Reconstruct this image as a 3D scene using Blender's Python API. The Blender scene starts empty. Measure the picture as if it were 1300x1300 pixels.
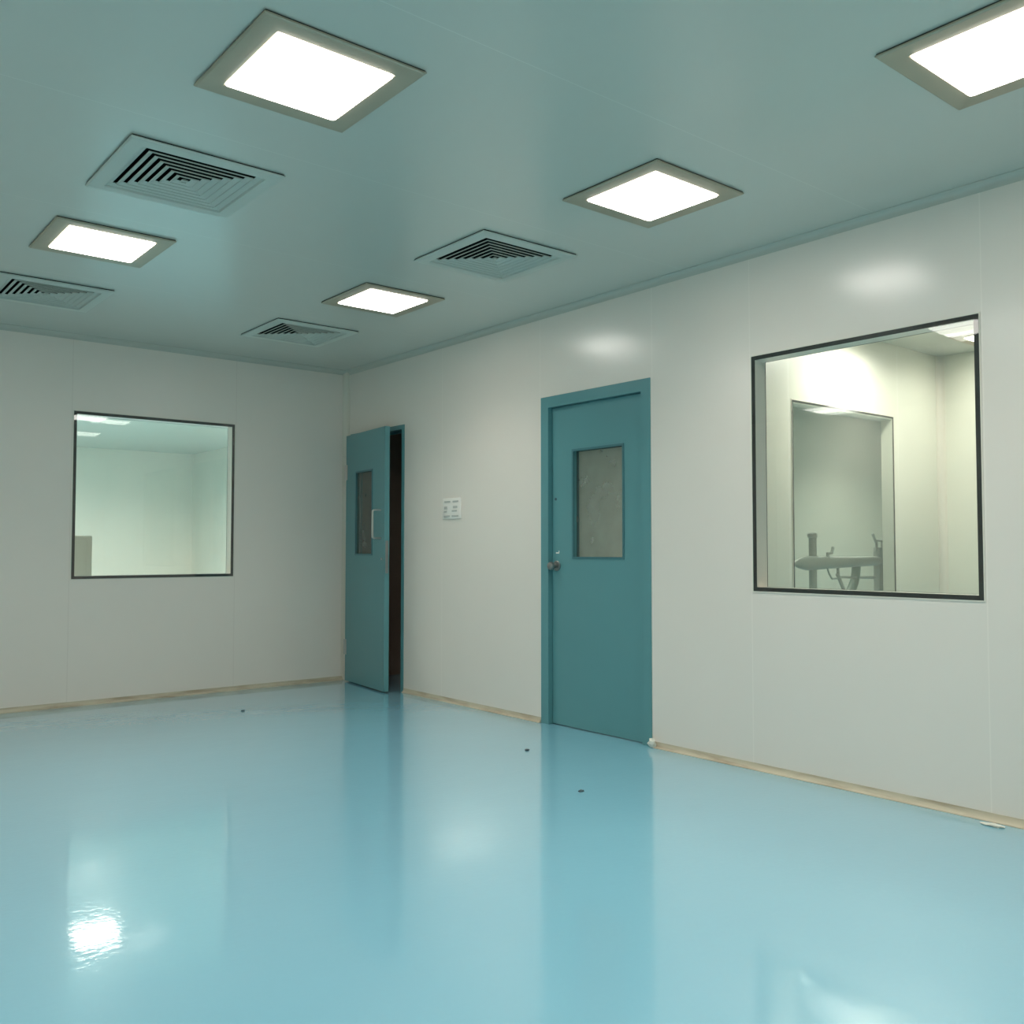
import bpy, bmesh, math, random
from mathutils import Vector, Matrix

scene = bpy.context.scene
C = scene.collection
random.seed(4)
H = 2.7            # ceiling height
T = 0.09           # partition thickness

# ------------------------------------------------------------------ materials
def srgb(r, g, b):
    f = lambda c: (c / 255 / 12.92) if c / 255 <= 0.04045 else ((c / 255 + 0.055) / 1.055) ** 2.4
    return (f(r), f(g), f(b), 1)

def new_mat(name):
    m = bpy.data.materials.new(name); m.use_nodes = True
    nt = m.node_tree
    b = nt.nodes['Principled BSDF']
    return m, nt, b

def simple(name, col, rough=0.5, metal=0.0, spec=0.5, var=0.06, scale=6.0, bump=0.0, bscale=60.0, coat=0.0, crough=0.1):
    m, nt, b = new_mat(name)
    N, L = nt.nodes, nt.links
    tc = N.new('ShaderNodeTexCoord')
    no = N.new('ShaderNodeTexNoise'); no.inputs['Scale'].default_value = scale; no.inputs['Detail'].default_value = 4
    L.new(tc.outputs['Object'], no.inputs['Vector'])
    mx = N.new('ShaderNodeMix'); mx.data_type = 'RGBA'
    mx.inputs['A'].default_value = tuple(c * (1 - var) for c in col[:3]) + (1,)
    mx.inputs['B'].default_value = tuple(min(1, c * (1 + var)) for c in col[:3]) + (1,)
    L.new(no.outputs['Fac'], mx.inputs['Factor'])
    L.new(mx.outputs['Result'], b.inputs['Base Color'])
    b.inputs['Roughness'].default_value = rough
    b.inputs['Metallic'].default_value = metal
    b.inputs['Specular IOR Level'].default_value = spec
    b.inputs['Coat Weight'].default_value = coat
    b.inputs['Coat Roughness'].default_value = crough
    if bump:
        n2 = N.new('ShaderNodeTexNoise'); n2.inputs['Scale'].default_value = bscale; n2.inputs['Detail'].default_value = 3
        L.new(tc.outputs['Object'], n2.inputs['Vector'])
        bp = N.new('ShaderNodeBump'); bp.inputs['Strength'].default_value = bump; bp.inputs['Distance'].default_value = 0.002
        L.new(n2.outputs['Fac'], bp.inputs['Height']); L.new(bp.outputs['Normal'], b.inputs['Normal'])
    return m

def seamed(name, col, axis, seams, seam_col, rough, coat, crough, width=0.0028, spec=0.5, warp=0.0, cior=1.5):
    """Sandwich-panel material: flat paint with narrow sealant joints at fixed object coordinates."""
    m, nt, b = new_mat(name)
    N, L = nt.nodes, nt.links
    tc = N.new('ShaderNodeTexCoord')
    sep = N.new('ShaderNodeSeparateXYZ'); L.new(tc.outputs['Object'], sep.inputs[0])
    no = N.new('ShaderNodeTexNoise'); no.inputs['Scale'].default_value = 1.3; no.inputs['Detail'].default_value = 5
    L.new(tc.outputs['Object'], no.inputs['Vector'])
    mx = N.new('ShaderNodeMix'); mx.data_type = 'RGBA'
    mx.inputs['A'].default_value = tuple(c * .97 for c in col[:3]) + (1,)
    mx.inputs['B'].default_value = tuple(min(1, c * 1.03) for c in col[:3]) + (1,)
    L.new(no.outputs['Fac'], mx.inputs['Factor'])
    prev = None
    for s in seams:
        c = N.new('ShaderNodeMath'); c.operation = 'COMPARE'
        c.inputs[1].default_value = s; c.inputs[2].default_value = width
        L.new(sep.outputs[axis], c.inputs[0])
        if prev is None: prev = c
        else:
            a = N.new('ShaderNodeMath'); a.operation = 'MAXIMUM'
            L.new(prev.outputs[0], a.inputs[0]); L.new(c.outputs[0], a.inputs[1]); prev = a
    m2 = N.new('ShaderNodeMix'); m2.data_type = 'RGBA'
    L.new(prev.outputs[0], m2.inputs['Factor']); L.new(mx.outputs['Result'], m2.inputs['A'])
    m2.inputs['B'].default_value = seam_col
    L.new(m2.outputs['Result'], b.inputs['Base Color'])
    b.inputs['Roughness'].default_value = rough
    b.inputs['Specular IOR Level'].default_value = spec
    b.inputs['Coat Weight'].default_value = coat
    b.inputs['Coat Roughness'].default_value = crough
    b.inputs['Coat IOR'].default_value = cior
    if warp:
        n2 = N.new('ShaderNodeTexNoise'); n2.inputs['Scale'].default_value = 1.1; n2.inputs['Detail'].default_value = 1
        L.new(tc.outputs['Object'], n2.inputs['Vector'])
        bp = N.new('ShaderNodeBump'); bp.inputs['Strength'].default_value = 1.0; bp.inputs['Distance'].default_value = warp
        L.new(n2.outputs['Fac'], bp.inputs['Height']); L.new(bp.outputs['Normal'], b.inputs['Normal'])
        L.new(bp.outputs['Normal'], b.inputs['Coat Normal'])
    return m

def floor_mat():
    m, nt, b = new_mat('blue_epoxy')
    N, L = nt.nodes, nt.links
    tc = N.new('ShaderNodeTexCoord')
    no = N.new('ShaderNodeTexNoise'); no.inputs['Scale'].default_value = 0.7; no.inputs['Detail'].default_value = 6
    L.new(tc.outputs['Object'], no.inputs['Vector'])
    mx = N.new('ShaderNodeMix'); mx.data_type = 'RGBA'
    mx.inputs['A'].default_value = FLOOR_A; mx.inputs['B'].default_value = FLOOR_B
    L.new(no.outputs['Fac'], mx.inputs['Factor']); L.new(mx.outputs['Result'], b.inputs['Base Color'])
    b.inputs['Roughness'].default_value = 0.24
    b.inputs['Specular IOR Level'].default_value = 0.5
    b.inputs['Coat Weight'].default_value = 1.0
    b.inputs['Coat Roughness'].default_value = 0.05
    b.inputs['Coat IOR'].default_value = 1.5
    # self-levelled epoxy: long gentle waves plus small trowel ripples
    n1 = N.new('ShaderNodeTexNoise'); n1.inputs['Scale'].default_value = 2.2; n1.inputs['Detail'].default_value = 2
    n2 = N.new('ShaderNodeTexNoise'); n2.inputs['Scale'].default_value = 30; n2.inputs['Detail'].default_value = 3
    mp = N.new('ShaderNodeMapping'); mp.inputs['Scale'].default_value = (1.0, 1.5, 1)
    L.new(tc.outputs['Object'], mp.inputs['Vector'])
    L.new(mp.outputs['Vector'], n1.inputs['Vector']); L.new(mp.outputs['Vector'], n2.inputs['Vector'])
    b1 = N.new('ShaderNodeBump'); b1.inputs['Strength'].default_value = 1; b1.inputs['Distance'].default_value = 0.0008
    b2 = N.new('ShaderNodeBump'); b2.inputs['Strength'].default_value = 1; b2.inputs['Distance'].default_value = 0.0003
    L.new(n1.outputs['Fac'], b1.inputs['Height']); L.new(n2.outputs['Fac'], b2.inputs['Height'])
    L.new(b1.outputs['Normal'], b2.inputs['Normal'])
    L.new(b2.outputs['Normal'], b.inputs['Coat Normal']); L.new(b1.outputs['Normal'], b.inputs['Normal'])
    return m

def glass_mat(name, tint, dirt=0.0, refl=1.0, tilt=(0, 0, 0), dirt_col=(.62, .62, .57, 1)):
    """Thin pane: transparent + mirror by Schlick's law; 'tilt' is the slight lie of a pane that is not quite true."""
    m = bpy.data.materials.new(name); m.use_nodes = True
    nt = m.node_tree; N, L = nt.nodes, nt.links
    N.remove(N['Principled BSDF'])
    out = N['Material Output']
    tr = N.new('ShaderNodeBsdfTransparent'); tr.inputs['Color'].default_value = tint
    gl = N.new('ShaderNodeBsdfGlossy'); gl.inputs['Roughness'].default_value = 0.02
    ge = N.new('ShaderNodeNewGeometry')
    dt = N.new('ShaderNodeVectorMath'); dt.operation = 'DOT_PRODUCT'
    L.new(ge.outputs['Incoming'], dt.inputs[0]); L.new(ge.outputs['Normal'], dt.inputs[1])
    def math_(op, a, b=None):
        n = N.new('ShaderNodeMath'); n.operation = op
        for k, v in enumerate((a, b)):
            if v is None: continue
            if isinstance(v, (int, float)): n.inputs[k].default_value = v
            else: L.new(v, n.inputs[k])
        return n.outputs[0]
    ab = math_('ABSOLUTE', dt.outputs['Value'])
    sch = math_('ADD', math_('MULTIPLY', math_('POWER', math_('SUBTRACT', 1.0, ab), 5.0), .93), .06)
    fac = math_('MINIMUM', math_('MULTIPLY', sch, refl), 1.0)
    if any(tilt):
        va = N.new('ShaderNodeVectorMath'); va.operation = 'ADD'; va.inputs[1].default_value = tilt
        L.new(ge.outputs['Normal'], va.inputs[0])
        vn = N.new('ShaderNodeVectorMath'); vn.operation = 'NORMALIZE'; L.new(va.outputs[0], vn.inputs[0])
        L.new(vn.outputs[0], gl.inputs['Normal'])
    mix = N.new('ShaderNodeMixShader')
    L.new(fac, mix.inputs[0]); L.new(tr.outputs[0], mix.inputs[1]); L.new(gl.outputs[0], mix.inputs[2])
    last = mix
    if dirt:
        df = N.new('ShaderNodeBsdfDiffuse'); df.inputs['Color'].default_value = dirt_col
        tc = N.new('ShaderNodeTexCoord')
        no = N.new('ShaderNodeTexNoise'); no.inputs['Scale'].default_value = 5; no.inputs['Detail'].default_value = 5
        L.new(tc.outputs['Object'], no.inputs['Vector'])
        mr = N.new('ShaderNodeMapRange'); mr.inputs['From Min'].default_value = .3; mr.inputs['From Max'].default_value = .7
        mr.inputs['To Min'].default_value = dirt * .6; mr.inputs['To Max'].default_value = dirt * 1.2
        L.new(no.outputs['Fac'], mr.inputs['Value'])
        m3 = N.new('ShaderNodeMixShader')
        L.new(mr.outputs[0], m3.inputs[0]); L.new(mix.outputs[0], m3.inputs[1]); L.new(df.outputs[0], m3.inputs[2])
        last = m3
    L.new(last.outputs[0], out.inputs['Surface'])
    return m

def emit_mat(name, col, strength):
    m, nt, b = new_mat(name)
    b.inputs['Base Color'].default_value = (.8, .8, .78, 1)
    b.inputs['Emission Color'].default_value = col
    b.inputs['Emission Strength'].default_value = strength
    return m

def skirt_mat():
    m, nt, b = new_mat('beige_skirting')
    N, L = nt.nodes, nt.links
    tc = N.new('ShaderNodeTexCoord')
    no = N.new('ShaderNodeTexNoise'); no.inputs['Scale'].default_value = 3.5; no.inputs['Detail'].default_value = 7
    mp = N.new('ShaderNodeMapping'); mp.inputs['Scale'].default_value = (1, 1, 9)
    L.new(tc.outputs['Object'], mp.inputs['Vector']); L.new(mp.outputs['Vector'], no.inputs['Vector'])
    cr = N.new('ShaderNodeValToRGB')
    cr.color_ramp.elements[0].position = .36; cr.color_ramp.elements[0].color = srgb(178, 164, 140)
    cr.color_ramp.elements[1].position = .56; cr.color_ramp.elements[1].color = srgb(206, 196, 172)
    L.new(no.outputs['Fac'], cr.inputs[0]); L.new(cr.outputs[0], b.inputs['Base Color'])
    b.inputs['Roughness'].default_value = .5
    return m

FLOOR_A = srgb(137, 196, 218); FLOOR_B = srgb(147, 204, 223)
SEAMS_Y = [-1.46, -3.585, -2.592, -4.272, -5.466, -6.6, -7.75, -8.9]
SEAMS_X = [-5.7, -4.55, -3.4, -2.255, -1.014]
SEAMS_C = [-9.6 + 1.15 * i for i in range(9)] + [1.9, 3.05, 4.2, 5.35, 6.5]
WCOL = srgb(243, 234, 223)
M = {}
M['wall_y'] = seamed('panel_right', WCOL, 1, SEAMS_Y, srgb(249, 240, 229), .42, .9, .21, spec=.5, warp=.004, cior=1.65)
M['wall_x'] = seamed('panel_left', WCOL, 0, SEAMS_X, srgb(236, 226, 215), .42, .5, .27, spec=.5, warp=.004)
M['wall_in'] = seamed('panel_inner', srgb(232, 231, 216), 0, [1.33, 2.76], srgb(243, 241, 232), .4, 1.0, .26, spec=.5)
M['wall_e'] = seamed('panel_neighbour', srgb(243, 236, 222), 0, [-3, -.4], srgb(222, 228, 212), .5, .3, .25)
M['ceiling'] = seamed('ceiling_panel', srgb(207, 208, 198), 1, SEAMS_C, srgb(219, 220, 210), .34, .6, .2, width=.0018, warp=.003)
M['floor'] = floor_mat()
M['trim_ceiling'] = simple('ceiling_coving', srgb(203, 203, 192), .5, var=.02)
M['trim'] = simple('white_coving', srgb(232, 226, 212), .4, var=.02)
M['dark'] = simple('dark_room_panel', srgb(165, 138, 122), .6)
M['teal'] = simple('teal_door_paint', srgb(96, 152, 156), .36, spec=.45, var=.05, scale=2.5, bump=.08, bscale=220, coat=.25, crough=.15)
M['teal_dark'] = simple('teal_edge_paint', srgb(70, 120, 126), .4)
M['black'] = simple('black_gasket', srgb(26, 30, 28), .4, spec=.4)  # window gaskets, also the painted shadow lines under lamp and vent frames
M['alu'] = simple('lamp_frame_metal', srgb(184, 171, 150), .45, metal=.35, var=.08, scale=9)
M['vent'] = simple('vent_enamel', srgb(203, 206, 196), .45, var=.03)
M['duct'] = simple('duct_black', srgb(22, 26, 25), .8)
M['steel'] = simple('brushed_steel', srgb(196, 196, 192), .28, metal=.95)
M['steel_dull'] = simple('dull_steel', srgb(150, 150, 147), .32, metal=.9)
M['plastic'] = simple('white_plastic', srgb(250, 246, 238), .4, var=.02)
M['grey'] = simple('grey_mark', srgb(202, 201, 194), .5)
M['stand'] = simple('grey_enamel', srgb(158, 163, 155), .38, metal=.15)
M['hose'] = simple('rubber_hose', srgb(98, 122, 112), .5)
M['cabinet'] = simple('cabinet_enamel', srgb(192, 188, 174), .45)
M['skirt'] = skirt_mat()
M['chip'] = simple('dark_chip', srgb(70, 92, 100), .7)
M['plaster'] = simple('plaster', srgb(226, 226, 214), .8, bump=.5)
M['glass'] = glass_mat('window_glass', (.96, .985, .965, 1), dirt=.03, refl=1.3)
M['glass_back'] = glass_mat('window_glass_back', (.955, .985, .965, 1), dirt=.02, refl=1.0)
M['glass_b1'] = glass_mat('window_glass_back_tilted', (.955, .985, .965, 1), dirt=.02, refl=1.1, tilt=(-.035, 0, 0))
M['glass_w2'] = glass_mat('window_glass_right', (.955, .985, .965, 1), dirt=.025, refl=1.0, tilt=(0, -.045, 0))
M['glass_door'] = glass_mat('door_glass', (.54, .57, .53, 1), dirt=.34, refl=1.0, dirt_col=(.36, .38, .34, 1))
M['lamp'] = emit_mat('lamp_diffuser', (1.0, .96, .885, 1), 8.0)

# ------------------------------------------------------------------ mesh helpers
def link_mesh(name, bm, mat, parent=None, smooth=False):
    bmesh.ops.recalc_face_normals(bm, faces=bm.faces)
    me = bpy.data.meshes.new(name); bm.to_mesh(me); bm.free()
    if isinstance(mat, (list, tuple)):
        for q in mat: me.materials.append(q)
    else: me.materials.append(mat)
    if smooth:
        for p in me.polygons: p.use_smooth = True
        try: me.set_sharp_from_angle(angle=math.radians(35))
        except Exception: pass
    o = bpy.data.objects.new(name, me); C.objects.link(o)
    if parent: o.parent = parent
    return o

def empty(name, loc=(0, 0, 0), rz=0.0):
    o = bpy.data.objects.new(name, None); o.empty_display_size = .1
    o.location = loc; o.rotation_euler = (0, 0, rz); C.objects.link(o); return o

def tag(o, label, cat, group=None, kind=None):
    o['label'] = label; o['category'] = cat
    if group: o['group'] = group
    if kind: o['kind'] = kind
    return o

def add_box(bm, x0, x1, y0, y1, z0, z1, bevel=0.0, seg=2):
    b2 = bmesh.new()
    bmesh.ops.create_cube(b2, size=1.0)
    for v in b2.verts:
        v.co = Vector(((x0 + x1) / 2 + v.co.x * (x1 - x0), (y0 + y1) / 2 + v.co.y * (y1 - y0), (z0 + z1) / 2 + v.co.z * (z1 - z0)))
    if bevel: bmesh.ops.bevel(b2, geom=b2.edges[:], offset=bevel, segments=seg, affect='EDGES', profile=.5)
    me = bpy.data.meshes.new('t'); b2.to_mesh(me); b2.free(); bm.from_mesh(me); bpy.data.meshes.remove(me)

def box(name, dims, mat, parent=None, bevel=0.0, seg=2):
    bm = bmesh.new(); add_box(bm, *dims, bevel=bevel, seg=seg)
    return link_mesh(name, bm, mat, parent, smooth=bool(bevel))

def sweep(bm, pts, r, seg=12, cap=True, radii=None):
    """Tube through points with parallel-transported frame."""
    pts = [Vector(p) for p in pts]; rings = []
    t0 = (pts[1] - pts[0]).normalized()
    n = t0.orthogonal().normalized()
    for i, p in enumerate(pts):
        if i == 0: t = t0
        elif i == len(pts) - 1: t = (pts[i] - pts[i - 1]).normalized()
        else: t = ((pts[i + 1] - p).normalized() + (p - pts[i - 1]).normalized()).normalized()
        n = (n - t * n.dot(t)).normalized(); b = t.cross(n)
        rr = radii[i] if radii else r
        rings.append([bm.verts.new(p + (n * math.cos(a) + b * math.sin(a)) * rr) for a in [2 * math.pi * k / seg for k in range(seg)]])
    for a, b in zip(rings, rings[1:]):
        for k in range(seg): bm.faces.new((a[k], a[(k + 1) % seg], b[(k + 1) % seg], b[k]))
    if cap: bm.faces.new(rings[0]); bm.faces.new(rings[-1])

def rounded(pts, rad=.02, n=6):
    pts = [Vector(p) for p in pts]; out = [pts[0]]
    for i in range(1, len(pts) - 1):
        a = (pts[i - 1] - pts[i]).normalized(); b = (pts[i + 1] - pts[i]).normalized()
        p0 = pts[i] + a * rad; p1 = pts[i] + b * rad
        for k in range(n + 1):
            t = k / n; out.append(p0.lerp(pts[i], t).lerp(pts[i].lerp(p1, t), t))
    out.append(pts[-1]); return out

def grid_slab(bm, axis, c0, c1, us, ws, holes):
    """Slab occupying [c0,c1] on 'axis', spanning u (the other horizontal / x) and w (z, or y for axis z), with
    rectangular holes; inner faces of the holes are real faces."""
    ub = sorted(set([us[0], us[1]] + [h[0] for h in holes] + [h[1] for h in holes]))
    wb = sorted(set([ws[0], ws[1]] + [h[2] for h in holes] + [h[3] for h in holes]))
    ub = [u for u in ub if us[0] <= u <= us[1]]; wb = [w for w in wb if ws[0] <= w <= ws[1]]
    def P(c, u, w):
        return (c, u, w) if axis == 0 else ((u, c, w) if axis == 1 else (u, w, c))
    cache = {}
    def V(c, u, w):
        k = (round(c, 6), round(u, 6), round(w, 6))
        if k not in cache: cache[k] = bm.verts.new(P(c, u, w))
        return cache[k]
    nu, nw = len(ub) - 1, len(wb) - 1
    def solid(i, j):
        if i < 0 or j < 0 or i >= nu or j >= nw: return False
        cu = (ub[i] + ub[i + 1]) / 2; cw = (wb[j] + wb[j + 1]) / 2
        return not any(h[0] < cu < h[1] and h[2] < cw < h[3] for h in holes)
    for i in range(nu):
        for j in range(nw):
            if not solid(i, j): continue
            u0, u1, w0, w1 = ub[i], ub[i + 1], wb[j], wb[j + 1]
            bm.faces.new((V(c0, u0, w0), V(c0, u1, w0), V(c0, u1, w1), V(c0, u0, w1)))
            bm.faces.new((V(c1, u0, w0), V(c1, u0, w1), V(c1, u1, w1), V(c1, u1, w0)))
            if not solid(i - 1, j): bm.faces.new((V(c0, u0, w0), V(c0, u0, w1), V(c1, u0, w1), V(c1, u0, w0)))
            if not solid(i + 1, j): bm.faces.new((V(c0, u1, w0), V(c1, u1, w0), V(c1, u1, w1), V(c0, u1, w1)))
            if not solid(i, j - 1): bm.faces.new((V(c0, u0, w0), V(c1, u0, w0), V(c1, u1, w0), V(c0, u1, w0)))
            if not solid(i, j + 1): bm.faces.new((V(c0, u0, w1), V(c0, u1, w1), V(c1, u1, w1), V(c1, u0, w1)))

def slab(name, axis, c0, c1, us, ws, holes, mat, label, cat):
    bm = bmesh.new(); grid_slab(bm, axis, c0, c1, us, ws, holes)
    return tag(link_mesh(name, bm, mat), label, cat, kind='structure')

def extrude_profile(bm, prof, axis, a, b):
    """prof: list of (p,q) -> 3-D via axis; runs from a to b along the axis."""
    def P(t, p, q):
        return {0: (t, p, q), 1: (p, t, q), 2: (p, q, t)}[axis]
    A = [bm.verts.new(P(a, *k)) for k in prof]; B = [bm.verts.new(P(b, *k)) for k in prof]
    n = len(prof)
    for i in range(n): bm.faces.new((A[i], A[(i + 1) % n], B[(i + 1) % n], B[i]))
    bm.faces.new(A); bm.faces.new(B)

def cove(r, sx, sy, ox, oy, n=8, lip=.003):
    """Concave quarter-round filling a corner at (ox,oy), towards (sx,sy)."""
    pts = [(ox, oy), (ox + sx * (r + .012), oy), (ox + sx * (r + .012), oy + sy * lip)]
    for k in range(n + 1):
        t = math.pi / 2 * k / n
        pts.append((ox + sx * (r + lip - r * math.sin(t)), oy + sy * (r + lip - r * math.cos(t))))
    pts += [(ox + sx * lip, oy + sy * (r + .012)), (ox, oy + sy * (r + .012))]
    return pts

# ------------------------------------------------------------------ the setting
LAMPS = [(-2.65, -4.477), (-.991, -4.493), (-1.045, -6.02), (-2.69, -2.276), (-1.004, -2.24)]
LAMPS_OFF = [(-2.69, -6.75), (-5.5, -1.95), (-4.35, -4.49), (-4.35, -6.75), (-2.69, -8.6), (-1.0, -8.6)]
VENTS = [(-2.662, -3.364), (-.994, -3.367), (-1.005, -1.095), (-2.684, -1.09)]
LAMPS_E = [(-1.29, 2.66), (-3.3, 2.68), (-1.55, 5.2), (.75, 3.4)]  # first one mirrors in the floor; the rest are unseen, added for brightness
LAMPS_B = [(3.05, -4.28), (1.95, -4.1)]
LAMPS_C = [(3.3, -2.1), (5.6, -2.4)]  # unseen lamps added to light the room behind the inner pane

box_floor = slab('floor', 2, -.1, 0, (-6, 7), (-9.6, 8), [], M['floor'],
                 'glossy light blue epoxy floor of the cleanroom', 'floor')
VH = .25
slab('ceiling', 2, H, H + .05, (-6, 7), (-9.6, 8), [(x - VH, x + VH, y - VH, y + VH) for x, y in VENTS], M['ceiling'],
     'white panelled ceiling with square lamps and air vents', 'ceiling')

WZ0, WZ1 = .917, 2.142
W1 = (-2.242, -1.026)      # window in the left wall (x)
W2 = (-5.454, -4.284)      # window in the right wall (y)
D1 = (-.935, -.075)        # open door (y)
D2 = (-3.573, -2.606)      # closed door (y)
DT = 2.135
g = .02
slab('wall_left', 1, 0, T, (-6, T), (0, H), [(W1[0] + g, W1[1] - g, WZ0 + g, WZ1 - g)], M['wall_x'],
     'off-white panel wall on the left with one square window', 'wall')
slab('wall_right', 0, 0, T, (-9.6, 0), (0, H),
     [(W2[0] + g, W2[1] - g, WZ0 + g, WZ1 - g), (D1[0] + .02, D1[1] - .02, -1, DT - .02), (D2[0] + .02, D2[1] - .02, -1, DT - .02)],
     M['wall_y'], 'off-white panel wall on the right with two teal doors and a square window', 'wall')
slab('wall_west', 0, -6.1, -6, (-9.6, 8), (0, H), [], M['wall_y'], 'plain off-white panel wall left of the view', 'wall')
slab('wall_rear', 1, -9.7, -9.6, (-6, 7), (0, H), [], M['wall_x'], 'plain off-white panel wall behind the view', 'wall')
# rooms seen through the openings
slab('wall_neighbour_far', 1, 8, 8.1, (-6, 7), (0, H), [], M['wall_e'], 'far pale green wall of the room behind the left window', 'wall')
slab('wall_neighbour_side', 0, 1.6, 1.7, (T, 8), (0, H), [], M['wall_e'], 'side wall of the room behind the left window', 'wall')
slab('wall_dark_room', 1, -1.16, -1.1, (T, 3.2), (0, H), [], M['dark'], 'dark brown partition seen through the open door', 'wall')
slab('wall_passage', 1, -1.24, -1.17, (T, 6.9), (0, H), [(3.3, 4.3, -1, 2.15)], M['wall_in'], 'pale partition of the passage behind the closed door', 'wall')  # out-of-sight opening added to let some light into the dark room
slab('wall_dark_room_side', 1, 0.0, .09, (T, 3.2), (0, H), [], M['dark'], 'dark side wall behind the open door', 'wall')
W3 = (1.365, 2.69, .72, 2.142)
slab('wall_inner', 1, -3.6, -3.6 + T, (T, 3.42), (0, H), [(W3[0] + g, W3[1] - g, W3[2] + g, W3[3] - g)], M['wall_in'],
     'brightly lit inner partition behind the right window with a tall inner pane', 'wall')
slab('wall_inner_end', 0, 3.42, 3.5, (-9.6, -3.6 + T), (0, H), [], M['wall_in'], 'end wall of the small room behind the right window', 'wall')
slab('wall_inner_far', 0, 6.9, 7.0, (-9.6, 8), (0, H), [], M['wall_in'], 'far wall behind the inner window', 'wall')

# coving
def trim(name, parts, label, mat='trim'):
    bm = bmesh.new()
    for prof, ax, a, b in parts: extrude_profile(bm, prof, ax, a, b)
    return tag(link_mesh(name, bm, M[mat], smooth=True), label, 'trim', kind='structure')
R = .035
trim('trim_1', [(cove(R, -1, -1, 0, 0), 2, 0.0, H)], 'white vertical coving in the corner between the two walls')
trim('trim_2', [(cove(R, -1, -1, 0, H), 0, -6, 0)] and [([(y, z) for y, z in cove(.026, -1, -1, 0, H)], 0, -6, -.001)],
     'coving along the ceiling edge of the left wall', 'trim_ceiling')
trim('trim_3', [([(x, z) for x, z in cove(.026, -1, -1, 0, H)], 1, -9.6, -.001)], 'coving along the ceiling edge of the right wall', 'trim_ceiling')
trim('trim_4', [(cove(.04, -1, -1, 3.42, -3.6), 2, 0, H)], 'white vertical coving in the corner of the small room')
# skirting: small coved beige fillet
def skirt_prof(r=.03):
    pts = [(0, 0), (-.022, 0), (-.022, .003)]
    for k in range(7):
        t = math.pi / 2 * k / 6
        pts.append((-.003 - .016 * (1 - math.sin(t)) , .006 + (r - .006) * (1 - math.cos(t))))
    pts += [(-.003, r), (0, r)]
    return pts
bm = bmesh.new(); extrude_profile(bm, skirt_prof(.036), 0, -6, -.03)
tag(link_mesh('baseboard_left', bm, M['skirt'], smooth=True), 'narrow beige skirting at the foot of the left wall', 'baseboard', kind='structure')
bm = bmesh.new()
for a, b in ((-9.6, D2[0] - .004), (D2[1] + .004, D1[0] - .004)): extrude_profile(bm, skirt_prof(.034), 1, a, b)
tag(link_mesh('baseboard_right', bm, M['skirt'], smooth=True), 'stained narrow beige skirting at the foot of the right wall', 'baseboard', kind='structure')

# ------------------------------------------------------------------ windows
def ring_strip(bm, axis, c0, c1, u0, u1, w0, w1, b):
    grid_slab(bm, axis, c0, c1, (u0, u1), (w0, w1), [(u0 + b, u1 - b, w0 + b, w1 - b)])

def window(name, axis, c, u0, u1, w0, w1, label, border=.021, depth=T, mats=('glass', 'glass_back')):
    """flush double-glazed cleanroom window; front at c, facing -axis; black border band behind the front pane."""
    root = empty(name, (0, 0, 0)); tag(root, label, 'window', kind='structure')
    bm = bmesh.new(); ring_strip(bm, axis, c - .003, c - .0005, u0, u1, w0, w1, border)
    link_mesh('gasket', bm, M['black'], root)
    bm = bmesh.new(); ring_strip(bm, axis, c + depth + .0005, c + depth + .003, u0, u1, w0, w1, border)
    o = link_mesh('gasket', bm, M['black'], root)
    def pane(cc, nm, mt):
        bm = bmesh.new()
        P = (lambda u, w: (cc, u, w)) if axis == 0 else (lambda u, w: (u, cc, w))
        bm.faces.new([bm.verts.new(P(*q)) for q in ((u0, w0), (u1, w0), (u1, w1), (u0, w1))])
        o_ = link_mesh(nm, bm, M[mt], root)
        if o_.data.polygons[0].normal[axis] > 0: o_.data.flip_normals()
        return o_
    pane(c - .0045, 'glass_pane', mats[0])
    pane(c + depth + .0045, 'glass_pane', mats[1])
    # thin sealant bead around the glass
    bm = bmesh.new(); ring_strip(bm, axis, c - .0035, c, u0 - .006, u1 + .006, w0 - .006, w1 + .006, .006)
    link_mesh('sealant_bead', bm, M['trim'], root)
    return root

window('window_1', 1, 0, W1[0], W1[1], WZ0, WZ1, 'square flush window with black border in the left wall', mats=('glass', 'glass_b1'))
window('window_2', 0, 0, W2[0], W2[1], WZ0, WZ1, 'square flush window with black border in the right wall', mats=('glass_w2', 'glass_w2'))
window('window_3', 1, -3.6, W3[0], W3[1], W3[2], W3[3], 'tall inner window seen through the right window', border=.014)

# ------------------------------------------------------------------ doors
def door_frame(root, y0, y1, zt, face):
    # U-shaped face on the wall, jamb lining through the wall, and a stop behind the leaf
    bm = bmesh.new()
    grid_slab(bm, 0, -.006, .0, (y0, y1), (0, zt), [(y0 + face, y1 - face, -1, zt - face)])
    grid_slab(bm, 0, 0.0, T, (y0 + .02, y1 - .02), (0, zt - .02), [(y0 + face, y1 - face, -1, zt - face)])
    grid_slab(bm, 0, T, T + .006, (y0, y1), (0, zt), [(y0 + face, y1 - face, -1, zt - face)])
    grid_slab(bm, 0, .078, .088, (y0 + face, y1 - face), (0, zt - face), [(y0 + face + .012, y1 - face - .012, -1, zt - face - .012)])
    bmesh.ops.remove_doubles(bm, verts=bm.verts, dist=1e-5)
    return link_mesh('door_frame', bm, M['teal'], root)

def leaf_mesh(w, h, t, win):
    """leaf in local coords: x = thickness 0..t, y = 0..-w, z 0..h; win=(ya,yb,za,zb) hole."""
    bm = bmesh.new()
    grid_slab(bm, 0, 0, t, (-w, 0), (0, h), [win])
    return bm

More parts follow.
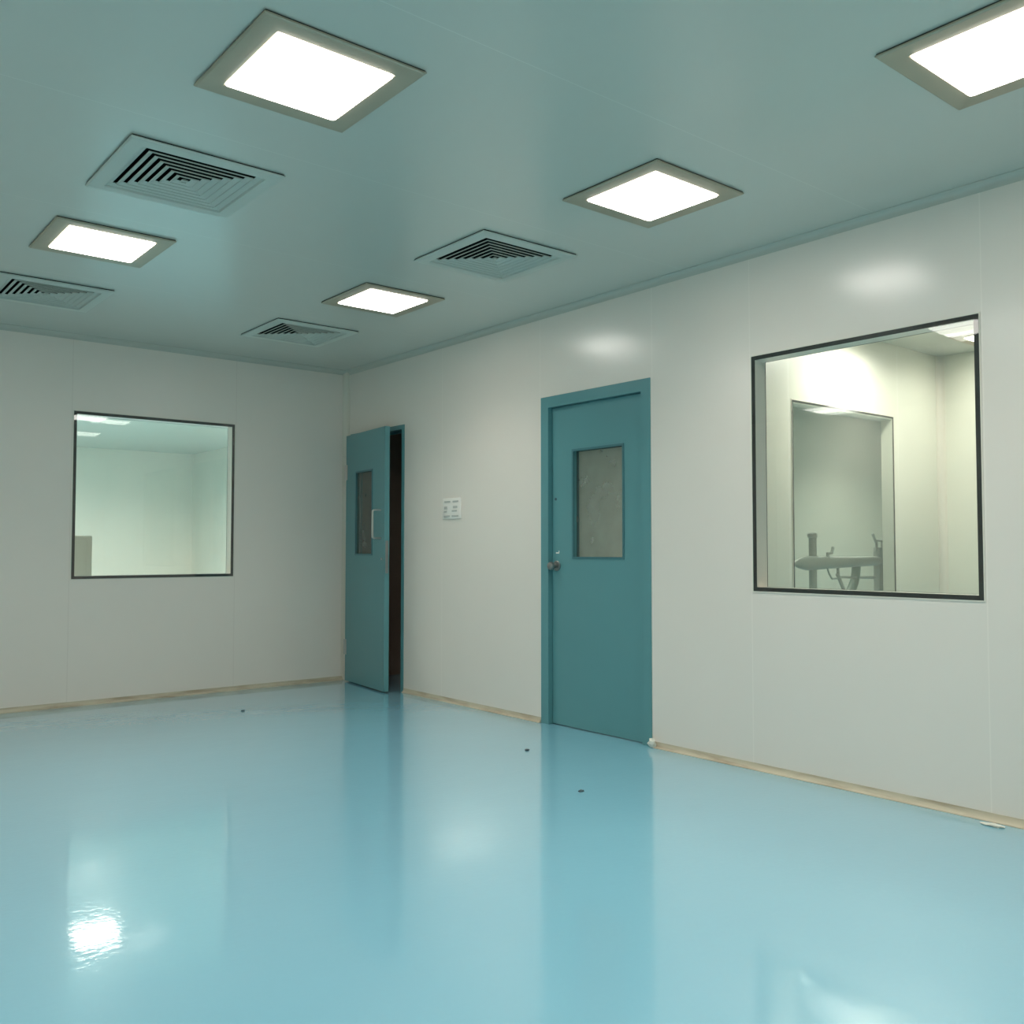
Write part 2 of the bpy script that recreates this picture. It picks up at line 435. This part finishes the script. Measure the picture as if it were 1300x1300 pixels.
def vision_panel(parent, t, win, gm='glass_door', gp=.75):
    ya, yb, za, zb = win
    bm = bmesh.new()
    ring_strip(bm, 0, -.004, .004, ya - .004, yb + .004, za - .004, zb + .004, .014)
    ring_strip(bm, 0, t - .004, t + .004, ya - .004, yb + .004, za - .004, zb + .004, .014)
    link_mesh('vision_panel_trim', bm, M['teal_dark'], parent)
    bm = bmesh.new()
    bm.faces.new([bm.verts.new((t * gp, *q)) for q in ((ya, za), (yb, za), (yb, zb), (ya, zb))])
    g_ = link_mesh('vision_panel_glass', bm, M[gm], parent)
    return g_

# closed door
root = empty('door_2', (0, 0, 0)); tag(root, 'closed teal door with vertical vision panel and round steel knob in the right wall', 'door', kind='structure')
FACE = .072
door_frame(root, D2[0], D2[1], DT, FACE)
LW = D2[1] - D2[0] - 2 * FACE - .006
win = (-(LW - .17), -.195, 1.07, 1.765)
lm = leaf_mesh(LW, DT - FACE - .01, .045, win)
leaf = link_mesh('door_leaf', lm, M['teal'], root); leaf.location = (.028, D2[1] - FACE - .003, .006)
vision_panel(leaf, .045, win)
# knob: rose, neck and round grip
bm = bmesh.new()
prof = [(0, .0), (.034, .0), (.034, -.006), (.03, -.01), (.013, -.012), (.012, -.03), (.02, -.036), (.027, -.046), (.028, -.056), (.023, -.066), (.012, -.071), (0, -.072)]
def lathe(bm, prof, origin, seg=24):
    rings = []
    for r, x in prof:
        if r == 0: rings.append([bm.verts.new((origin[0] + x, origin[1], origin[2]))]); continue
        rings.append([bm.verts.new((origin[0] + x, origin[1] + r * math.cos(2 * math.pi * k / seg), origin[2] + r * math.sin(2 * math.pi * k / seg))) for k in range(seg)])
    for a, b in zip(rings, rings[1:]):
        for k in range(seg):
            q = [a[k % len(a)], a[(k + 1) % seg % len(a)], b[(k + 1) % seg % len(b)], b[k % len(b)]]
            q2 = []
            for v in q:
                if v not in q2: q2.append(v)
            if len(q2) >= 3: bm.faces.new(q2)
lathe(bm, prof, (0, -.045, 1.02)); k = link_mesh('door_knob', bm, M['steel_dull'], leaf, smooth=True)
bm = bmesh.new(); lathe(bm, [(0, 0), (.009, 0), (.009, -.003), (0, -.003)], (0, -.035, 1.455), 14); link_mesh('screw_cap', bm, M['chip'], leaf, smooth=True)
bm = bmesh.new(); add_box(bm, -.0012, 0, -.066, -.036, 1.100, 1.108); add_box(bm, -.0012, 0, -.068, -.062, 1.105, 1.118)
link_mesh('sticker_remnant', bm, M['plastic'], leaf)['label'] = 'pale torn sticker scrap'
for z in (.25, 1.05, 1.82):
    bm = bmesh.new(); sweep(bm, [(-.002, -LW - .001, z), (-.002, -LW - .001, z + .09)], .006, 10); link_mesh('hinge', bm, M['teal_dark'], leaf, smooth=True)

# open door
root = empty('door_1', (0, 0, 0)); tag(root, 'teal door standing slightly open beside the corner, with D-shaped pull', 'door', kind='structure')
F1 = .035
door_frame(root, D1[0], D1[1], DT, F1)
OW = .80; OT = .042; OH = 2.102
hx, hy, th = -.014, D1[1] - .022, math.radians(7.0)
win = (-.56, -.215, 1.075, 1.775)
leaf = link_mesh('door_leaf', leaf_mesh(OW, OH, OT, win), M['teal'], root)
leaf.location = (hx, hy, .012); leaf.rotation_euler = (0, 0, -th)
# local x 0..OT goes towards the wall; shift so the visible front sits proud of the frame
for v in leaf.data.vertices: v.co.x -= OT
def shift_in(o):
    for v in o.data.vertices: v.co.x -= OT
before = set(bpy.data.objects)
vision_panel(leaf, OT, win, gp=.3)
for o in set(bpy.data.objects) - before: shift_in(o)
bm = bmesh.new()
yh = -OW + .07
pts = rounded([(-OT, yh, 1.21), (-OT - .072, yh, 1.21), (-OT - .072, yh, 1.435), (-OT, yh, 1.435)], .02)
sweep(bm, pts, .0085, 12)
link_mesh('pull_handle', bm, M['steel'], leaf, smooth=True)
box('lock_plate', (-OT + .009, -.009, -OW - .003, -OW + .0005, .93, 1.19), M['steel_dull'], leaf, bevel=.001)
bm = bmesh.new(); lathe(bm, [(0, -OT), (.009, -OT), (.009, -OT - .004), (0, -OT - .004)], (0, -OW + .05, 1.045), 14); link_mesh('lock_cylinder', bm, M['steel'], leaf, smooth=True)
for z in (.22, 1.72):
    bm = bmesh.new(); sweep(bm, [(-OT * .5 - .024, .007, z), (-OT * .5 - .024, .007, z + .13)], .0075, 10)
    add_box(bm, -OT - .002, -OT + .001, -.03, .006, z, z + .13)
    link_mesh('hinge', bm, M['steel'], leaf, smooth=True)

# ------------------------------------------------------------------ ceiling lamps
AREA_W = 4.0
def make_lamp():
    root = empty('ceiling_lamp', (0, 0, H))
    o, i, t = .281, .205, .014
    bm = bmesh.new()
    prof = [(o, -.005), (o, -.010), (o - .006, -t), (i + .004, -t + .002), (i, -t + .004), (i, -.005)]
    rings = []
    for r, z in prof:
        rings.append([bm.verts.new((sx * r, sy * r, z)) for sx, sy in ((-1, -1), (1, -1), (1, 1), (-1, 1))])
    n = len(rings)
    for a in range(n):
        A, B = rings[a], rings[(a + 1) % n]
        for k in range(4): bm.faces.new((A[k], A[(k + 1) % 4], B[(k + 1) % 4], B[k]))
    link_mesh('lamp_frame', bm, M['alu'], root)
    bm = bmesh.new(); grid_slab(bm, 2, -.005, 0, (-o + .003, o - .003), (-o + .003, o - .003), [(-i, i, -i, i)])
    link_mesh('foam_gasket', bm, M['black'], root)  # black strip standing in for the shadow line under the lamp frame
    # rounded-corner diffuser, slightly proud
    bm = bmesh.new()
    def loop(s, z, rc=.013, n=5):
        vs = []
        for cx, cy, a0 in ((s - rc, s - rc, 0), (-s + rc, s - rc, 90), (-s + rc, -s + rc, 180), (s - rc, -s + rc, 270)):
            for k in range(n + 1):
                a = math.radians(a0 + 90 * k / n); vs.append(bm.verts.new((cx + rc * math.cos(a), cy + rc * math.sin(a), z)))
        return vs
    L1 = loop(i - .0005, -.006); L2 = loop(i - .0005, -.0145); L3 = loop(i - .005, -.0165)
    for a, b in ((L1, L2), (L2, L3)):
        for k in range(len(a)): bm.faces.new((a[k], a[(k + 1) % len(a)], b[(k + 1) % len(a)], b[k]))
    bm.faces.new(L3); bm.faces.new(L1)
    link_mesh('diffuser', bm, M['lamp'], root)
    ld = bpy.data.lights.new('lamp_light', 'AREA'); ld.shape = 'SQUARE'; ld.size = .40
    ld.energy = AREA_W; ld.spread = math.radians(125); ld.color = (1.0, .955, .875)
    lo = bpy.data.objects.new('lamp_light', ld); C.objects.link(lo); lo.location = (0, 0, -.0185); lo.parent = root
    return root

def brighten(r, f, spread=125):
    """the neighbouring rooms run stronger lamps: own light data with its own wattage"""
    for c in r.children:
        if c.type == 'LIGHT':
            c.data = c.data.copy(); c.data.energy = AREA_W * f; c.data.spread = math.radians(spread)

def copy_tree(o, parent=None):
    c = o.copy(); C.objects.link(c)
    if parent: c.parent = parent
    for ch in list(o.children): copy_tree(ch, c)
    return c

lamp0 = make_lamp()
lamp_labels = ['large square ceiling lamp at the top left, nearest the viewer and above the long vent',
               'square ceiling lamp above the closed teal door and right window, beside the middle vent',
               'square ceiling lamp cut off by the top right corner of the photo',
               'square ceiling lamp at far left between two air vents',
               'small distant square ceiling lamp nearest the open teal door']
used = False
def put_lamp(x, y, label, group='square ceiling lamps'):
    global used
    r = lamp0 if not used else copy_tree(lamp0); used = True
    r.location = (x, y, H); tag(r, label, 'lamp', group); return r
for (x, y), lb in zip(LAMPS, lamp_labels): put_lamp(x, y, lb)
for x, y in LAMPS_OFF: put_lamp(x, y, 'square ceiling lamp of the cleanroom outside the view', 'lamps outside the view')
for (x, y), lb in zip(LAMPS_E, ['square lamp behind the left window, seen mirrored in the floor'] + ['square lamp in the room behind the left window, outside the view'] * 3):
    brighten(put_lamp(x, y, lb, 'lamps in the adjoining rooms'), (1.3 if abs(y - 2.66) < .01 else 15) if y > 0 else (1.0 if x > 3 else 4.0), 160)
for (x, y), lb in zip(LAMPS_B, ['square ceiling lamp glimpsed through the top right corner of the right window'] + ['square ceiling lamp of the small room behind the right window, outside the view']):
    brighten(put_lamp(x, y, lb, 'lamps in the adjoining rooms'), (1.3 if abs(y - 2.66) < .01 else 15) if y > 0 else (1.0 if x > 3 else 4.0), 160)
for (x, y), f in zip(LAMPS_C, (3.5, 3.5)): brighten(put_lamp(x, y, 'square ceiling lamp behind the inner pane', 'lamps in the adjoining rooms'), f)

# ------------------------------------------------------------------ ceiling vents
def make_vent():
    root = empty('ceiling_vent', (0, 0, H))
    bm = bmesh.new()
    prof = [(.312, -.006), (.312, -.010), (.306, -.015), (.252, -.017), (.2495, -.012), (.2495, -.006)]
    rings = [[bm.verts.new((sx * r, sy * r, z)) for sx, sy in ((-1, -1), (1, -1), (1, 1), (-1, 1))] for r, z in prof]
    n = len(rings)
    for a in range(n):
        A, B = rings[a], rings[(a + 1) % n]
        for k in range(4): bm.faces.new((A[k], A[(k + 1) % 4], B[(k + 1) % 4], B[k]))
    link_mesh('vent_frame', bm, M['vent'], root)
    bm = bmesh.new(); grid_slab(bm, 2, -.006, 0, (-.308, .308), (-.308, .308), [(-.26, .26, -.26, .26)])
    link_mesh('foam_gasket', bm, M['black'], root)  # black layer paints the shadow along the vent frame's near edges
    bm = bmesh.new()
    step = .0335
    for q in range(8):
        a = .2485 - step * q; hi = max(a - .022, .003)
        z0, z1 = -.014, -.001
        pr = [(a, z0), (a, z0 + .005), (hi, z1), (hi - .0015, z1 - .001), (a - .0025, z0 + .003), (a - .0025, z0)]
        rg = [[bm.verts.new((sx * max(r, .001), sy * max(r, .001), z)) for sx, sy in ((-1, -1), (1, -1), (1, 1), (-1, 1))] for r, z in pr]
        for i_ in range(len(rg)):
            A, B = rg[i_], rg[(i_ + 1) % len(rg)]
            for k in range(4): bm.faces.new((A[k], A[(k + 1) % 4], B[(k + 1) % 4], B[k]))
    link_mesh('louvre_grille', bm, M['vent'], root)
    bm = bmesh.new()
    s = .2495
    b0 = [bm.verts.new((sx * s, sy * s, .012)) for sx, sy in ((-1, -1), (1, -1), (1, 1), (-1, 1))]
    b1 = [bm.verts.new((sx * s, sy * s, .22)) for sx, sy in ((-1, -1), (1, -1), (1, 1), (-1, 1))]
    for k in range(4): bm.faces.new((b0[k], b0[(k + 1) % 4], b1[(k + 1) % 4], b1[k]))
    bm.faces.new(b1)
    link_mesh('duct_box', bm, M['duct'], root)
    return root
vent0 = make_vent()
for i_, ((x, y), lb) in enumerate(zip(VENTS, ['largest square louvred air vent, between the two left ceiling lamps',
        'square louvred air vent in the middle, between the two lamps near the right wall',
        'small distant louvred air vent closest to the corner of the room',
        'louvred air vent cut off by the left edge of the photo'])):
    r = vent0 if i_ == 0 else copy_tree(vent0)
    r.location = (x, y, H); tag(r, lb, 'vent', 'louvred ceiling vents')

# ------------------------------------------------------------------ switch panel between the doors
root = empty('switch_panel', (0, -1.598, 1.36)); tag(root, 'white square switch panel on the right wall between the two doors', 'switch panel')
box('backplate', (-.012, 0, -.113, .113, 0, .155), M['plastic'], root, bevel=.003)
for y, z, w, h in ((.05, .128, .07, .012), (-.055, .128, .07, .012),
                   (.07, .082, .036, .02), (-.05, .086, .05, .018), (.075, .055, .03, .012), (-.04, .058, .06, .012),
                   (.055, .02, .07, .012), (-.05, .02, .08, .012)):
    b_ = box('rocker', (-.0165, -.011, y - w / 2, y + w / 2, z - h / 2, z + h / 2), M['grey'], root, bevel=.001)
    b_['label'] = 'grey switch rocker'

# ------------------------------------------------------------------ stand behind the inner window
root = empty('equipment_stand', (3.1, -2.9, 0)); tag(root, 'grey metal equipment stand with horizontal beam behind the inner glass pane', 'equipment stand')
X0, Y0 = 3.1, -2.9
def L3(x, y, z): return (x - X0, y - Y0, z)
bm = bmesh.new(); n = 22                         # beam, tapering to a rounded left nose
rings = []
for k in range(n + 1):
    t = k / n; x = 2.41 + 1.25 * t
    h = .062 * min(1, (t * 7 + .04)) ** .5 * (1 - .35 * t); w = .05 * min(1, t * 7 + .05) ** .5
    z = 1.02 + .012 * t
    rings.append([bm.verts.new(L3(x, -2.9 + w * math.cos(a), z + h * math.sin(a))) for a in [2 * math.pi * q / 16 for q in range(16)]])
for a, b in zip(rings, rings[1:]):
    for q in range(16): bm.faces.new((a[q], a[(q + 1) % 16], b[(q + 1) % 16], b[q]))
bm.faces.new(rings[0]); bm.faces.new(rings[-1])
link_mesh('beam', bm, M['stand'], root, smooth=True)
bm = bmesh.new(); sweep(bm, [L3(2.72, -2.87, .1), L3(2.72, -2.87, 1.22), L3(2.72, -2.87, 1.23)], .032, 16); link_mesh('post', bm, M['stand'], root, smooth=True)
bm = bmesh.new(); sweep(bm, [L3(2.72, -2.87, 1.225), L3(2.72, -2.87, 1.235), L3(2.72, -2.87, 1.262), L3(2.72, -2.87, 1.27)], .03, 16, radii=[.03, .042, .042, .02]); link_mesh('post_cap', bm, M['steel'], root, smooth=True)
box('side_plate', (3.655 - X0, 3.79 - X0, -.03, .03, .05, 1.15), M['stand'], root, bevel=.006)
bm = bmesh.new(); sweep(bm, [L3(3.65, -2.9, 1.12), L3(3.66, -2.9, 1.18), L3(3.60, -2.9, 1.27)], .012, 8)
sweep(bm, [L3(3.66, -2.9, 1.15), L3(3.66, -2.9, 1.21), L3(3.76, -2.9, 1.21), L3(3.76, -2.9, 1.1)], .014, 8); link_mesh('hook', bm, M['stand'], root, smooth=True)
bm = bmesh.new(); sweep(bm, [L3(3.04, -2.9, .99), L3(3.05, -2.9, .90), L3(3.62, -2.9, .885)], .013, 10); link_mesh('cross_bar', bm, M['stand'], root, smooth=True)
bm = bmesh.new(); sweep(bm, [L3(3.03, -2.9, .93), L3(3.16, -2.9, .74), L3(3.2, -2.9, .1)], .016, 10); link_mesh('brace', bm, M['stand'], root, smooth=True)
bm = bmesh.new()
hp = [Vector(L3(3.36, -2.88, 1.0)), Vector(L3(3.36, -2.88, .82)), Vector(L3(3.22, -2.88, .70)), Vector(L3(3.05, -2.88, .68))]
cpts = []
for k in range(13):
    t = k / 12; a = (1 - t)
    cpts.append(hp[0] * a ** 3 + hp[1] * 3 * a * a * t + hp[2] * 3 * a * t * t + hp[3] * t ** 3)
sweep(bm, cpts, .038, 12); link_mesh('hose', bm, M['hose'], root, smooth=True)
bm = bmesh.new(); sweep(bm, [L3(2.86, -2.92, 1.06), L3(2.86, -2.92, 1.10), L3(2.92, -2.92, 1.105), L3(2.94, -2.92, 1.15)], .014, 8)
sweep(bm, [L3(2.84, -2.92, 1.0), L3(2.88, -2.92, .93), L3(2.92, -2.92, .89), L3(2.99, -2.92, .89)], .008, 8); link_mesh('lever', bm, M['stand'], root, smooth=True)
box('foot', (2.55 - X0, 3.85 - X0, -.05, .05, 0, .1), M['stand'], root, bevel=.01)

# cabinet glimpsed through the left window
root = empty('cabinet', (-2.05, 1.4, 0)); tag(root, 'grey equipment cabinet behind the lower left corner of the left window', 'cabinet')
box('cabinet_body', (-.3, .274, -.2, .2, .05, 1.25), M['cabinet'], root, bevel=.012)
box('cabinet_door', (-.28, .225, -.214, -.2, .1, 1.22), M['cabinet'], root, bevel=.004)
box('plinth', (-.28, .26, -.18, .18, 0, .05), M['chip'], root)

# crumbs on the floor
def crumb(name, x, y, s, mat, label, cat):
    bm = bmesh.new(); bmesh.ops.create_icosphere(bm, subdivisions=2, radius=1)
    for v in bm.verts:
        f = 1 + random.uniform(-.25, .25)
        v.co = Vector((v.co.x * s[0] * f, v.co.y * s[1] * f, max(v.co.z, -.6) * s[2] * f))
    zmin = min(v.co.z for v in bm.verts)
    for v in bm.verts: v.co.z -= zmin
    o = link_mesh(name, bm, M[mat]); o.location = (x, y, 0); tag(o, label, cat); return o
crumb('debris_chip', -1.344, -.961, (.014, .012, .006), 'chip', 'tiny dark chip on the blue floor near the left wall', 'debris')
crumb('debris_chip', -.625, -3.197, (.016, .012, .006), 'chip', 'tiny dark chip on the blue floor just left of the closed door', 'debris')
crumb('debris_chip', -1.002, -4.038, (.016, .010, .006), 'chip', 'tiny dark chip on the floor in front of the closed door, nearest the viewer', 'debris')
crumb('plaster_lump', -.018, -3.585, (.018, .028, .03), 'plaster', 'small white plaster lump at the right foot of the closed door frame', 'debris')
crumb('plaster_flake', -.07, -5.5, (.02, .05, .006), 'plaster', 'thin white plaster flake on the floor by the right skirting', 'debris')

# ------------------------------------------------------------------ world, camera, view
w = bpy.data.worlds.new('world'); scene.world = w; w.use_nodes = True
w.node_tree.nodes['Background'].inputs[0].default_value = (.02, .025, .025, 1)

cam = bpy.data.cameras.new('camera'); co = bpy.data.objects.new('camera', cam); C.objects.link(co)
fw = Vector((0.63163421, 0.77423872, 0.03990783)); rt = Vector((0.77485138, -0.63214343, 0.00018248))
up = rt.cross(fw)
mw = Matrix((rt, up, -fw)).transposed().to_4x4(); mw.translation = Vector((-4.0485, -7.2590, 1.1335))
co.matrix_world = mw
cam.sensor_width = 36; cam.lens = 36 * 1185.8 / 1300; cam.clip_start = .05
scene.camera = co

vs = scene.view_settings
vs.view_transform = 'Standard'; vs.look = 'None'; vs.gamma = 1; vs.use_curve_mapping = False
vs.exposure = 0.47
